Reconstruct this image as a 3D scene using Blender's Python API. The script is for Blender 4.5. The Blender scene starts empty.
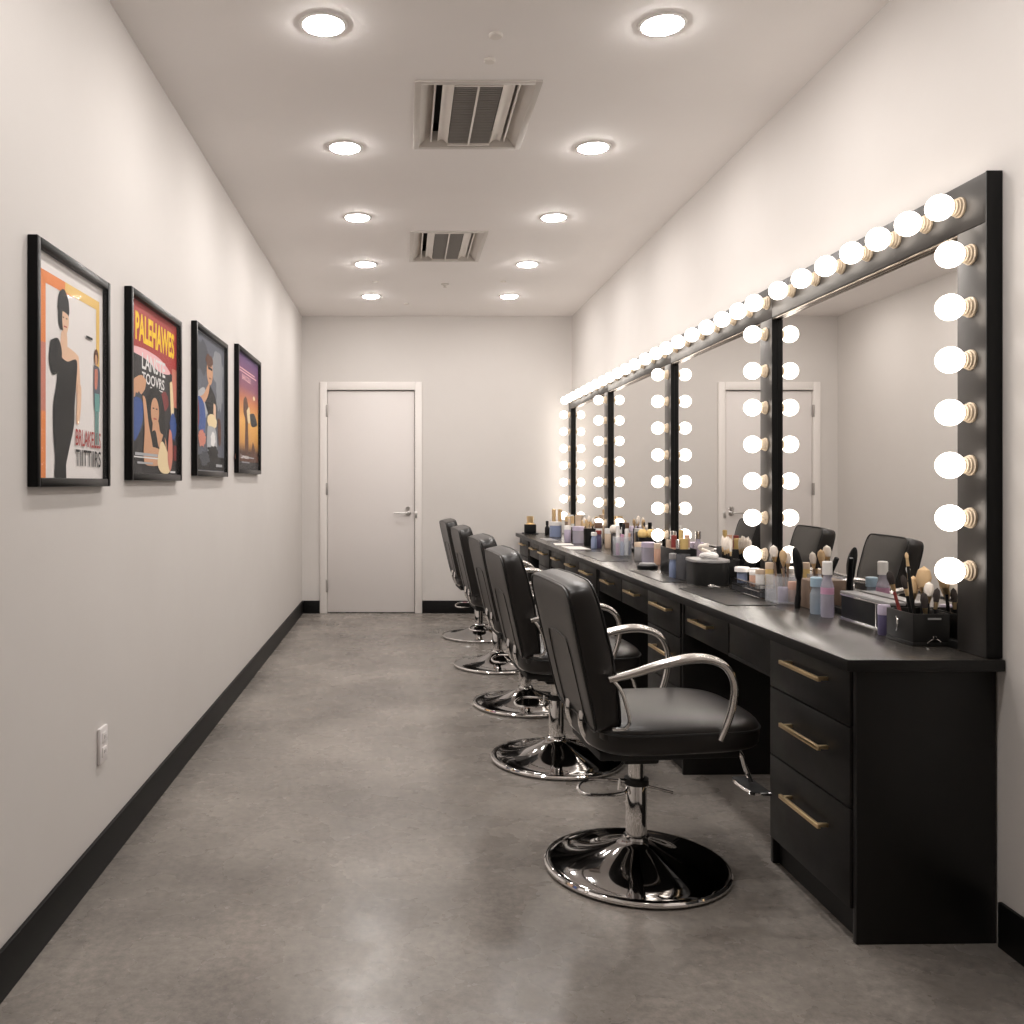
import bpy, bmesh, math, random
from mathutils import Vector, Matrix, Euler
random.seed(7)
PI = math.pi
C = bpy.context.scene.collection
SC = bpy.context.scene

# ------------------------------------------------------------------ materials
MATS = {}
def mat(name, col, rough=.5, metal=0., spec=.5, noise=None, bump=None, emit=None, coat=0., sheen=0.):
    m = bpy.data.materials.new(name); m.use_nodes = True
    nt = m.node_tree; b = nt.nodes['Principled BSDF']
    b.inputs['Base Color'].default_value = (*col, 1)
    b.inputs['Roughness'].default_value = rough
    b.inputs['Metallic'].default_value = metal
    b.inputs['Specular IOR Level'].default_value = spec
    b.inputs['Coat Weight'].default_value = coat
    b.inputs['Sheen Weight'].default_value = sheen
    if emit:
        b.inputs['Emission Color'].default_value = (*emit[0], 1)
        b.inputs['Emission Strength'].default_value = emit[1]
    if noise or bump:
        tc = nt.nodes.new('ShaderNodeTexCoord')
    if noise:                       # (scale, colour_a, colour_b, rough_a, rough_b)
        n = nt.nodes.new('ShaderNodeTexNoise'); n.inputs['Scale'].default_value = noise[0]
        n.inputs['Detail'].default_value = 6; n.inputs['Roughness'].default_value = .6
        nt.links.new(tc.outputs['Object'], n.inputs['Vector'])
        r = nt.nodes.new('ShaderNodeValToRGB')
        r.color_ramp.elements[0].position = .3; r.color_ramp.elements[1].position = .7
        r.color_ramp.elements[0].color = (*noise[1], 1); r.color_ramp.elements[1].color = (*noise[2], 1)
        nt.links.new(n.outputs['Fac'], r.inputs['Fac'])
        nt.links.new(r.outputs['Color'], b.inputs['Base Color'])
        if len(noise) > 3:
            mr = nt.nodes.new('ShaderNodeMapRange')
            mr.inputs['To Min'].default_value = noise[3]; mr.inputs['To Max'].default_value = noise[4]
            mr.inputs['From Min'].default_value = .3; mr.inputs['From Max'].default_value = .7
            nt.links.new(n.outputs['Fac'], mr.inputs['Value'])
            nt.links.new(mr.outputs['Result'], b.inputs['Roughness'])
    if bump:                        # (scale, strength, distance)
        n2 = nt.nodes.new('ShaderNodeTexNoise'); n2.inputs['Scale'].default_value = bump[0]
        n2.inputs['Detail'].default_value = 5
        nt.links.new(tc.outputs['Object'], n2.inputs['Vector'])
        bp = nt.nodes.new('ShaderNodeBump'); bp.inputs['Strength'].default_value = bump[1]
        bp.inputs['Distance'].default_value = bump[2]
        nt.links.new(n2.outputs['Fac'], bp.inputs['Height'])
        nt.links.new(bp.outputs['Normal'], b.inputs['Normal'])
    MATS[name] = m
    return m

def clear(name, col, mixf=.25, rough=.08):
    """thin clear plastic or glass: mostly see-through, some gloss"""
    m = bpy.data.materials.new(name); m.use_nodes = True
    nt = m.node_tree; nt.nodes.clear()
    out = nt.nodes.new('ShaderNodeOutputMaterial')
    mx = nt.nodes.new('ShaderNodeMixShader'); mx.inputs[0].default_value = mixf
    t = nt.nodes.new('ShaderNodeBsdfTransparent'); t.inputs[0].default_value = (*col, 1)
    p = nt.nodes.new('ShaderNodeBsdfPrincipled')
    p.inputs['Base Color'].default_value = (*col, 1); p.inputs['Roughness'].default_value = rough
    nt.links.new(t.outputs[0], mx.inputs[1]); nt.links.new(p.outputs[0], mx.inputs[2])
    nt.links.new(mx.outputs[0], out.inputs['Surface'])
    MATS[name] = m
    return m

BULB_L, DOWN_L = 3.4, 102.0
mat('wall_paint', (.68, .648, .622), .7, spec=.2, noise=(1.3, (.665, .632, .606), (.695, .664, .638)), bump=(60, .05, .004))
mat('ceiling_paint', (.89, .855, .835), .8, spec=.2, noise=(1.6, (.88, .845, .825), (.905, .87, .85)), bump=(40, .06, .004))
def floor_mat():
    m = mat('polished_concrete', (.17, .15, .135), .33, spec=.5)
    nt = m.node_tree; b = nt.nodes['Principled BSDF']; L = nt.links
    tc = nt.nodes.new('ShaderNodeTexCoord')
    n1 = nt.nodes.new('ShaderNodeTexNoise'); n1.inputs['Scale'].default_value = 1.7; n1.inputs['Detail'].default_value = 5
    n2 = nt.nodes.new('ShaderNodeTexNoise'); n2.inputs['Scale'].default_value = 38; n2.inputs['Detail'].default_value = 8; n2.inputs['Roughness'].default_value = .75
    n3 = nt.nodes.new('ShaderNodeTexNoise'); n3.inputs['Scale'].default_value = 6; n3.inputs['Detail'].default_value = 6
    for n in (n1, n2, n3): L.new(tc.outputs['Object'], n.inputs['Vector'])
    r1 = nt.nodes.new('ShaderNodeValToRGB'); r1.color_ramp.elements[0].position = .35; r1.color_ramp.elements[1].position = .66
    r1.color_ramp.elements[0].color = (.185, .168, .153, 1); r1.color_ramp.elements[1].color = (.310, .282, .256, 1)
    r2 = nt.nodes.new('ShaderNodeValToRGB'); r2.color_ramp.elements[0].position = .3; r2.color_ramp.elements[1].position = .7
    r2.color_ramp.elements[0].color = (.58, .58, .58, 1); r2.color_ramp.elements[1].color = (1.35, 1.33, 1.30, 1)
    mx = nt.nodes.new('ShaderNodeMix'); mx.data_type = 'RGBA'; mx.blend_type = 'MULTIPLY'; mx.inputs[0].default_value = .8
    L.new(n1.outputs['Fac'], r1.inputs['Fac']); L.new(n2.outputs['Fac'], r2.inputs['Fac'])
    L.new(r1.outputs['Color'], mx.inputs[6]); L.new(r2.outputs['Color'], mx.inputs[7])
    L.new(mx.outputs[2], b.inputs['Base Color'])
    mr = nt.nodes.new('ShaderNodeMapRange'); mr.inputs['From Min'].default_value = .3; mr.inputs['From Max'].default_value = .7
    mr.inputs['To Min'].default_value = .20; mr.inputs['To Max'].default_value = .34
    L.new(n3.outputs['Fac'], mr.inputs['Value']); L.new(mr.outputs['Result'], b.inputs['Roughness'])
    bp = nt.nodes.new('ShaderNodeBump'); bp.inputs['Strength'].default_value = .06; bp.inputs['Distance'].default_value = .004
    L.new(n2.outputs['Fac'], bp.inputs['Height']); L.new(bp.outputs['Normal'], b.inputs['Normal'])
floor_mat()
mat('black_vinyl', (.006, .006, .006), .5, spec=.2)
mat('vanity_black', (.008, .0074, .007), .40, spec=.32, noise=(9, (.007, .0064, .006), (.0095, .0088, .0083), .36, .46))
mat('counter_black', (.034, .030, .0265), .27, spec=.75)
mat('plinth_black', (.007, .007, .007), .55, spec=.35)
mat('shadow_gap', (.003, .003, .003), .8, spec=.1)
mat('brass', (.95, .72, .42), .33, 1.)
mat('chrome', (.86, .85, .84), .06, 1.)
mat('chrome_dark', (.30, .29, .285), .05, 1.)
mat('chrome_brushed', (.80, .77, .74), .2, 1.)
mat('black_leather', (.0145, .0125, .0115), .34, spec=.5, bump=(220, .08, .002))
mat('black_piping', (.007, .007, .007), .4)
mat('black_rubber', (.01, .01, .01), .6)
mat('frame_metal', (.055, .05, .047), .38, .6, spec=.4, noise=(7, (.046, .042, .039), (.065, .06, .056), .34, .45))
mat('frame_black', (.007, .007, .007), .45, spec=.2)
mat('frame_trim', (.30, .25, .20), .25, .9)
mat('mirror_silver', (.80, .785, .765), .0, 1.)
mat('bulb_glass', (1, .95, .88), .3, emit=((1., .925, .84), BULB_L))
mat('socket_cream', (.50, .40, .29), .35)
mat('down_lens', (1, 1, 1), .4, emit=((1., .955, .92), DOWN_L))
mat('white_trim', (.80, .77, .74), .4)
mat('door_white', (.76, .72, .70), .45, spec=.4)
mat('casing_white', (.83, .79, .76), .4, spec=.4)
mat('satin_steel', (.62, .60, .58), .28, 1.)
mat('hinge_grey', (.42, .39, .37), .35, .7)
mat('outlet_white', (.82, .78, .77), .35)
mat('slot_dark', (.02, .02, .02), .6)
mat('vent_paint', (.58, .54, .50), .42, spec=.4)
mat('vent_white', (.82, .77, .72), .38, spec=.4)
mat('vent_grille', (.26, .24, .22), .45)
mat('vent_dark', (.03, .028, .026), .7)
mat('picture_frame', (.006, .006, .006), .3, spec=.12)
for nm, c in dict(ink_paper=(.80, .76, .74), ink_red=(.55, .07, .05), ink_orange=(.80, .25, .07), ink_yellow=(.82, .55, .18), ink_black=(.012, .012, .012),
                  ink_skin=(.62, .34, .20), ink_skin_light=(.78, .52, .36), ink_teal=(.18, .38, .36), ink_blue=(.05, .10, .30), ink_crimson=(.40, .045, .04),
                  ink_title_yellow=(.90, .58, .02), ink_pink=(.85, .50, .52), ink_dark=(.035, .033, .034), ink_white=(.78, .77, .76), ink_cream=(.82, .66, .40),
                  ink_slate=(.12, .13, .16), ink_grey=(.26, .27, .29), ink_steel=(.42, .43, .45), ink_brown=(.12, .05, .03), ink_maroon=(.22, .04, .04),
                  ink_rose=(.60, .22, .16), ink_mid=(.07, .075, .09), ink_plum=(.10, .06, .16), ink_gold=(.62, .34, .08), ink_navy=(.02, .035, .10)).items():
    mat(nm, c, .45, spec=.08)
def dusk_mat():
    m = mat('ink_dusk', (.3, .1, .2), .45, spec=.08)
    nt = m.node_tree; b = nt.nodes['Principled BSDF']
    tc = nt.nodes.new('ShaderNodeTexCoord'); sp = nt.nodes.new('ShaderNodeSeparateXYZ')
    nt.links.new(tc.outputs['Generated'], sp.inputs[0])
    r = nt.nodes.new('ShaderNodeValToRGB'); e = r.color_ramp.elements
    e[0].position = 0; e[0].color = (.045, .03, .03, 1); e[1].position = 1; e[1].color = (.11, .06, .19, 1)
    for p, c in ((.16, (.10, .05, .035)), (.24, (.62, .30, .07)), (.42, (.85, .46, .12)), (.60, (.62, .22, .09)), (.72, (.30, .11, .16))):
        q = e.new(p); q.color = (*c, 1)
    nt.links.new(sp.outputs['Z'], r.inputs['Fac']); nt.links.new(r.outputs['Color'], b.inputs['Base Color'])
dusk_mat()
for nm, c, ro in (('p_black', (.007, .007, .0075), .42), ('p_lilac', (.50, .44, .56), .3), ('p_blue', (.24, .29, .44), .3), ('p_sky', (.36, .50, .60), .3), ('p_white', (.82, .80, .78), .3),
                  ('p_cream', (.62, .48, .36), .45), ('p_yellow', (.66, .47, .19), .6), ('p_pink', (.55, .30, .44), .35), ('p_peach', (.62, .38, .28), .4), ('p_orange', (.75, .32, .16), .4),
                  ('p_brown', (.16, .09, .055), .5), ('p_tan', (.20, .135, .095), .6), ('p_grey', (.32, .31, .31), .3), ('p_navy', (.05, .06, .15), .3), ('p_purple', (.10, .085, .17), .3),
                  ('p_red', (.26, .045, .04), .35), ('bristle_tan', (.60, .42, .24), .9), ('bristle_white', (.86, .78, .70), .9), ('bristle_dark', (.03, .022, .02), .9), ('paper_white', (.78, .74, .70), .7),
                  ('mat_black', (.022, .02, .018), .3), ('p_darkgrey', (.018, .0175, .017), .32)):
    mat(nm, c, ro, spec=.25 if nm in ('p_black', 'p_darkgrey') else .5)
clear('clear_plastic', (.93, .94, .96), .22)
clear('clear_smoke', (.30, .30, .32), .45, .15)
clear('clear_blue', (.76, .85, .93), .30, .15)
clear('clear_lilac', (.80, .77, .86), .36, .2)
clear('picture_glass', (1, 1, 1), .012, .03)

# ------------------------------------------------------------------ mesh builder
class MB:
    def __init__(s): s.bm = bmesh.new(); s.ms = []
    def mi(s, m):
        if m not in s.ms: s.ms.append(m)
        return s.ms.index(m)
    def _tag(s, faces, m):
        i = s.mi(m)
        for f in faces: f.material_index = i
    def box(s, x0, x1, y0, y1, z0, z1, m, bev=0., seg=2, M=None):
        r = bmesh.ops.create_cube(s.bm, size=1)
        vs = r['verts']
        for v in vs:
            v.co = Vector(((x0+x1)/2 + v.co.x*(x1-x0), (y0+y1)/2 + v.co.y*(y1-y0), (z0+z1)/2 + v.co.z*(z1-z0)))
        fs = list({f for v in vs for f in v.link_faces})
        if bev:
            es = list({e for v in vs for e in v.link_edges})
            r2 = bmesh.ops.bevel(s.bm, geom=es, offset=bev, segments=seg, profile=.5, affect='EDGES')
            fs = list({f for f in fs if f.is_valid} | set(r2['faces']))
            vs = list({v for f in fs for v in f.verts})
        s._tag(fs, m)
        if M is not None:
            for v in vs: v.co = M @ v.co
        return s
    def lathe(s, prof, m, n=32, M=None, cap=True):
        """prof: list of (r, z[, material]); about local z"""
        rings = []
        for p in prof:
            r, z = p[0], p[1]
            rings.append([s.bm.verts.new((r*math.cos(2*PI*k/n), r*math.sin(2*PI*k/n), z)) for k in range(n)])
        for i in range(len(rings)-1):
            mm = prof[i+1][2] if len(prof[i+1]) > 2 else m
            a, b = rings[i], rings[i+1]
            s._tag([s.bm.faces.new((a[k], a[(k+1) % n], b[(k+1) % n], b[k])) for k in range(n)], mm)
        if cap:
            if prof[0][0] > 1e-5: s._tag([s.bm.faces.new(rings[0][::-1])], m)
            if prof[-1][0] > 1e-5: s._tag([s.bm.faces.new(rings[-1])], prof[-1][2] if len(prof[-1]) > 2 else m)
        if M is not None:
            for R in rings:
                for v in R: v.co = M @ v.co
        return s
    def tube(s, pts, rad, m, n=10, flat=1., up=(0, 0, 1), closed=False):
        P = [Vector(p) for p in pts]
        R = rad if isinstance(rad, (list, tuple)) else [rad]*len(P)
        rings = []; up = Vector(up); L = len(P)
        for i, p in enumerate(P):
            if closed: t = P[(i+1) % L] - P[(i-1) % L]
            else: t = P[min(i+1, L-1)] - P[max(i-1, 0)]
            t.normalize()
            if i == 0:
                u = up if abs(t.dot(up)) < .97 else Vector((1, 0, 0))
                a = t.cross(u).normalized()
            else: a = (a - t*a.dot(t)).normalized()
            b = a.cross(t).normalized()
            rings.append([s.bm.verts.new(p + a*R[i]*math.cos(2*PI*k/n)*flat + b*R[i]*math.sin(2*PI*k/n)) for k in range(n)])
        fs = []
        for i in range(L if closed else L-1):
            a, b = rings[i], rings[(i+1) % L]
            fs += [s.bm.faces.new((a[k], a[(k+1) % n], b[(k+1) % n], b[k])) for k in range(n)]
        if not closed: fs += [s.bm.faces.new(rings[0][::-1]), s.bm.faces.new(rings[-1])]
        s._tag(fs, m)
        return s
    def superell(s, a, b, c, e1, e2, m, nu=48, nv=24, fn=None):
        """pole along z; e1 vertical roundness, e2 horizontal roundness (small = boxy)"""
        def pw(v, e): return math.copysign(abs(v)**e, v)
        rings = []
        for j in range(1, nv):
            ph = -PI/2 + PI*j/nv
            # denser near the edge of a boxy shape
            cp, sp = pw(math.cos(ph), e1), pw(math.sin(ph), e1)
            rings.append([Vector((a*cp*pw(math.cos(2*PI*k/nu), e2), b*cp*pw(math.sin(2*PI*k/nu), e2), c*sp)) for k in range(nu)])
        bot, top = Vector((0, 0, -c)), Vector((0, 0, c))
        # inner rings so that the flat top can be deformed
        full = [[bot.lerp(q, f) for q in rings[0]] for f in (.33, .66)] + rings + [[top.lerp(q, f) for q in rings[-1]] for f in (.66, .33)]
        f0 = fn or (lambda q: q)
        VR = [[s.bm.verts.new(f0(q)) for q in R] for R in full]
        vb, vt = s.bm.verts.new(f0(bot)), s.bm.verts.new(f0(top))
        fs = []
        for i in range(len(VR)-1):
            A, B = VR[i], VR[i+1]
            fs += [s.bm.faces.new((A[k], A[(k+1) % nu], B[(k+1) % nu], B[k])) for k in range(nu)]
        fs += [s.bm.faces.new((vb, VR[0][(k+1) % nu], VR[0][k])) for k in range(nu)]
        fs += [s.bm.faces.new((vt, VR[-1][k], VR[-1][(k+1) % nu])) for k in range(nu)]
        s._tag(fs, m)
        return s
    def poly(s, pts, m):
        s._tag([s.bm.faces.new([s.bm.verts.new(p) for p in pts])], m); return s
    def prism(s, pts2, z0, z1, m, mtop=None):
        n = len(pts2)
        A = [s.bm.verts.new((p[0], p[1], z0)) for p in pts2]; B = [s.bm.verts.new((p[0], p[1], z1)) for p in pts2]
        fs = [s.bm.faces.new((A[i], A[(i+1) % n], B[(i+1) % n], B[i])) for i in range(n)]
        s._tag(fs + [s.bm.faces.new(A[::-1])], m); s._tag([s.bm.faces.new(B)], mtop or m)
        return s
    def build(s, name, parent=None, loc=None, rz=0., smooth=True, ang=35, fix=True):
        if fix: bmesh.ops.recalc_face_normals(s.bm, faces=s.bm.faces)
        me = bpy.data.meshes.new(name); s.bm.to_mesh(me); s.bm.free()
        for m in s.ms: me.materials.append(MATS[m])
        if smooth:
            me.polygons.foreach_set('use_smooth', [True]*len(me.polygons))
            me.set_sharp_from_angle(angle=math.radians(ang))
        o = bpy.data.objects.new(name, me); C.objects.link(o)
        if parent: o.parent = parent
        if loc is not None: o.location = loc
        o.rotation_euler = (0, 0, rz)
        return o

def tag(o, label, cat, group=None):
    o['label'] = label; o['category'] = cat
    if group: o['group'] = group
    return o
def thing(name, label, cat, loc=(0, 0, 0), rz=0., group=None):
    o = bpy.data.objects.new(name, None); C.objects.link(o)
    o.location = loc; o.rotation_euler = (0, 0, rz); o.empty_display_size = .1
    return tag(o, label, cat, group)
def struct(o): o['kind'] = 'structure'; return o
def copy_tree(o, parent=None):
    c = o.copy(); C.objects.link(c)
    if parent: c.parent = parent
    for ch in list(o.children): copy_tree(ch, c)
    return c
def rotm(axis, to):
    """matrix taking local z to direction axis, placed at to"""
    q = Vector((0, 0, 1)).rotation_difference(Vector(axis))
    return Matrix.Translation(to) @ q.to_matrix().to_4x4()
def smooth_path(pts, n=6):
    P = [Vector(p) for p in pts]; out = []
    for i in range(len(P)-1):
        p0, p1, p2, p3 = P[max(i-1, 0)], P[i], P[i+1], P[min(i+2, len(P)-1)]
        for k in range(n):
            t = k/n
            out.append(.5*((2*p1) + (p2-p0)*t + (2*p0-5*p1+4*p2-p3)*t*t + (3*p1-p0-3*p2+p3)*t**3))
    out.append(P[-1]); return out

# ------------------------------------------------------------------ camera  (one-point view with lens shift)
EYE = 1.175
F = 900.
cam = bpy.data.cameras.new('camera'); co = bpy.data.objects.new('camera', cam); C.objects.link(co)
co.location = (0, 0, EYE); co.rotation_euler = (PI/2, 0, 0)
cam.sensor_width = 36; cam.lens = 36*F/1024
cam.shift_x = (512-404)/1024; cam.shift_y = -(512-483)/1024
cam.clip_start = .05
SC.camera = co

# ------------------------------------------------------------------ room shell
XL, XR, YF, YB, H = -.92, 1.515, -1.9, 8.118, 2.68
T = .12
struct(MB().box(XL-T, XR+T, YF-T, YB+T, -.1, 0, 'polished_concrete').build('floor', smooth=False))
struct(MB().box(XL-T, XL, YF-T, YB+T, 0, H+.3, 'wall_paint').build('wall_left', smooth=False))
struct(MB().box(XR, XR+T, YF-T, YB+T, 0, H+.3, 'wall_paint').build('wall_right', smooth=False))
struct(MB().box(XL, XR, YF-T, YF, 0, H+.3, 'wall_paint').build('wall_front', smooth=False))
DX0, DX1, DZ = -.700, .105, 2.02         # door opening
w = MB()
w.box(XL, DX0, YB, YB+T, 0, H+.3, 'wall_paint'); w.box(DX1, XR, YB, YB+T, 0, H+.3, 'wall_paint'); w.box(DX0, DX1, YB, YB+T, DZ, H+.3, 'wall_paint')
struct(w.build('wall_back', smooth=False))
VENTS = [(.04, .52, 3.36, 4.04), (.035, .505, 5.37, 6.10)]
c = MB()
c.box(XL, VENTS[0][0]+.02, YF, YB, H, H+.02, 'ceiling_paint')
c.box(VENTS[0][1]-.02, XR, YF, YB, H, H+.02, 'ceiling_paint')
ya = YF
for v in VENTS:
    c.box(VENTS[0][0]+.02, VENTS[0][1]-.02, ya, v[2]+.02, H, H+.02, 'ceiling_paint'); ya = v[3]-.02
c.box(VENTS[0][0]+.02, VENTS[0][1]-.02, ya, YB, H, H+.02, 'ceiling_paint')
struct(c.build('ceiling', smooth=False))
BH = .115
struct(MB().box(XL, XL+.012, YF, YB, 0, BH, 'black_vinyl', .003).build('baseboard_left'))
struct(MB().box(XR-.012, XR, YF, 2.28, 0, BH, 'black_vinyl', .003).build('baseboard_right'))
b = MB(); b.box(XL+.012, -.760, YB-.012, YB, 0, BH, 'black_vinyl', .003); b.box(.165, XR, YB-.012, YB, 0, BH, 'black_vinyl', .003)
struct(b.build('baseboard_back'))
struct(MB().box(XL+.012, XR-.012, YF, YF+.012, 0, BH, 'black_vinyl', .003).build('baseboard_front'))

# door
d = thing('door_1', 'white flush door with lever handle in the end wall', 'door', (0, YB, 0)); d['kind'] = 'structure'
g = MB()
g.box(-.758, DX0+.006, -.018, .0, 0, 2.086, 'casing_white', .004); g.box(DX1-.006, .162, -.018, .0, 0, 2.086, 'casing_white', .004)
g.box(DX0+.006, DX1-.006, -.018, .0, DZ-.006, 2.086, 'casing_white', .004)
g.box(DX0, DX0+.006, .0, .11, 0, DZ, 'casing_white'); g.box(DX1-.006, DX1, .0, .11, 0, DZ, 'casing_white'); g.box(DX0, DX1, .0, .11, DZ-.006, DZ, 'casing_white')
g.build('door_frame', d)
MB().box(DX0+.009, DX1-.010, .012, .052, .008, DZ-.014, 'door_white', .003).build('door_leaf', d)
hd = MB()
hd.lathe([(.0, 0), (.026, 0), (.026, .008), (.012, .012), (.012, .045), (0, .045)], 'satin_steel', 24, rotm((0, -1, 0), (.036, .012, .905)))
hd.tube(smooth_path([(.036, -.03, .905), (.02, -.034, .905), (-.03, -.034, .906), (-.09, -.03, .905)]), .0085, 'satin_steel', 10)
hd.lathe([(.0, 0), (.020, 0), (.020, .02), (.016, .024), (0, .024)], 'satin_steel', 24, rotm((0, -1, 0), (.036, .012, .945)))
hd.build('door_handle', d)
for z in (1.824, 1.12, .246):
    k = MB(); k.box(DX0-.004, DX0+.014, -.004-.018, .004, z-.055, z+.055, 'hinge_grey', .003); k.build('hinge', d)
MB().box(DX1-.012, DX1+.012, -.0215, -.0005, .86, .92, 'satin_steel', .001).build('strike_plate', d)

# ------------------------------------------------------------------ ceiling fittings
def vent(v, label):
    x0, x1, y0, y1 = v
    t = thing('air_vent', label, 'vent', (x0, y0, H), 0, 'ceiling air vents')
    W, D = x1-x0, y1-y0; f = .026
    g = MB()
    for a in ((0, f, 0, D), (W-f, W, 0, D), (f, W-f, 0, f), (f, W-f, D-f, D)): g.box(*a, -.008, .003, 'vent_paint', .002)
    g.build('flange', t)
    i0, zt = .088, .055           # sloping throat
    g = MB(); P = lambda x, y, z: (x, y, z)
    o = [(f, f), (W-f, f), (W-f, D-f), (f, D-f)]; n = [(i0, .05), (W-i0, .05), (W-i0, D-.05), (i0, D-.05)]
    for k in range(4):
        a, b2 = o[k], o[(k+1) % 4]; c2, d2 = n[(k+1) % 4], n[k]
        g.poly([(*a, -.004), (*b2, -.004), (*c2, zt), (*d2, zt)], 'vent_paint')
    g.build('throat', t, smooth=False, fix=False)
    MB().box(.022, W-.022, .022, D-.022, .10, .11, 'vent_dark').build('housing', t)
    # side curtains of the housing
    g = MB()
    for a in ((.022, .026, .022, D-.022), (W-.026, W-.022, .022, D-.022), (.026, W-.026, .022, .026), (.026, W-.026, D-.026, D-.022)): g.box(*a, .003, .1, 'vent_dark')
    g.build('housing_side', t)
    for sx, xa, xb in ((1, .108, .152), (-1, W-.142, W-.094)):
        g = MB(); pr = []
        for k in range(7):
            u = k/6; x = xa + (xb-xa)*u; z = .012 + .022*math.sin(PI*u)*.6 - .012*(u if sx > 0 else 1-u)
            pr.append((x, z))
        lo = [(x, z) for x, z in pr] + [(x, z+.006) for x, z in reversed(pr)]
        A = [g.bm.verts.new((x, .045, z)) for x, z in lo]; B = [g.bm.verts.new((x, D-.045, z)) for x, z in lo]; m = len(lo)
        g._tag([g.bm.faces.new((A[q], A[(q+1) % m], B[(q+1) % m], B[q])) for q in range(m)] + [g.bm.faces.new(A[::-1]), g.bm.faces.new(B)], 'vent_white')
        g.build('deflector', t)
    for xa in (.076, W-.082):
        MB().box(xa, xa+.006, .055, D-.055, .004, .05, 'vent_white', .001).build('guide_blade', t)
    xm = (.156 + W-.146)/2
    g = MB()
    g.box(xm-.004, xm+.004, .045, D-.045, -.006, .02, 'vent_white', .001)
    g.box(.152, W-.142, .040, .048, -.006, .02, 'vent_white', .001); g.box(.152, W-.142, D-.048, D-.040, -.006, .02, 'vent_white', .001)
    g.build('centre_bar', t)
    for xa, xb in ((.156, xm-.004), (xm+.004, W-.146)):
        g = MB(); g.box(xa, xb, .048, D-.048, .016, .018, 'vent_grille')
        y = .056
        while y < D-.056:
            g.box(xa, xb, y, y+.006, .0, .016, 'vent_grille'); y += .0165
        g.build('grille', t, smooth=False)
vent(VENTS[0], 'large square ceiling air vent between the first two rows of downlights')
vent(VENTS[1], 'square ceiling air vent closer to the door end of the room')

LY = [2.95, 4.03, 5.09, 6.18, 7.24]
ordn = ['first', 'second', 'third', 'fourth', 'fifth']
def downlight(x, y, label):
    t = thing('recessed_downlight', label, 'ceiling light', (x, y, H), 0, 'recessed ceiling downlights')
    MB().lathe([(.0663, -.001), (.0668, -.0062), (.069, -.0072), (.077, -.0055), (.080, .0)], 'white_trim', 40, cap=False).build('trim_ring', t)
    MB().lathe([(.0, -.0165), (.022, -.016), (.040, -.0147), (.054, -.0122), (.062, -.009), (.066, -.004)], 'down_lens', 40, cap=False).build('lens', t)
for i, y in enumerate(LY):
    downlight(-.264, y, 'round recessed downlight, %s from the camera in the row over the posters' % ordn[i])
    downlight(.847, y, 'round recessed downlight, %s from the camera in the row by the mirrors' % ordn[i])
for y in (1.87,):      # unseen pair added for its light, extending the two visible rows
    downlight(-.264, y, 'added round downlight extending the poster-side row, out of view overhead')
    downlight(.847, y, 'added round downlight extending the mirror-side row, out of view overhead')
def cap(x, y, r, label, head=False):
    g = MB()
    if head: g.lathe([(r, 0), (r, -.006), (r*.5, -.010), (r*.35, -.022), (r*.5, -.026), (0, -.028)], 'vent_paint', 20)
    else: g.lathe([(r, 0), (r, -.005), (r*.85, -.009), (0, -.010)], 'vent_white', 20)
    tag(g.build('ceiling_sprinkler' if head else 'ceiling_disc', None, (x, y, H)), label, 'sprinkler' if head else 'ceiling disc')
cap(.308, 3.02, .024, 'small round disc on ceiling, further of two from the big vent')
cap(.305, 3.20, .021, 'small round disc on ceiling, closer of two to the big vent')
cap(.31, 6.80, .030, 'sprinkler head hanging from the ceiling beyond the far vent', True)
cap(-.21, 6.72, .022, 'tiny round disc on ceiling near the poster-side row of downlights')
cap(.74, 6.72, .022, 'tiny round disc on ceiling near the mirror-side row of downlights')
cap(.02, 7.55, .022, 'tiny round disc on ceiling close to the end wall')

# wall outlet
t = thing('wall_outlet', 'white rectangular wall outlet low on the wall under the posters', 'outlet', (XL, 2.73, .383))
MB().box(0, .011, -.034, .034, -.054, .054, 'outlet_white', .004).build('cover_plate', t)
for z in (.022, -.022):
    g = MB(); g.box(.0095, .0135, -.018, .018, z-.016, z+.016, 'outlet_white', .003)
    for yy in (-.006, .006): g.box(.013, .0139, yy-.001, yy+.001, z-.004, z+.007, 'slot_dark')
    g.build('socket', t)

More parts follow.
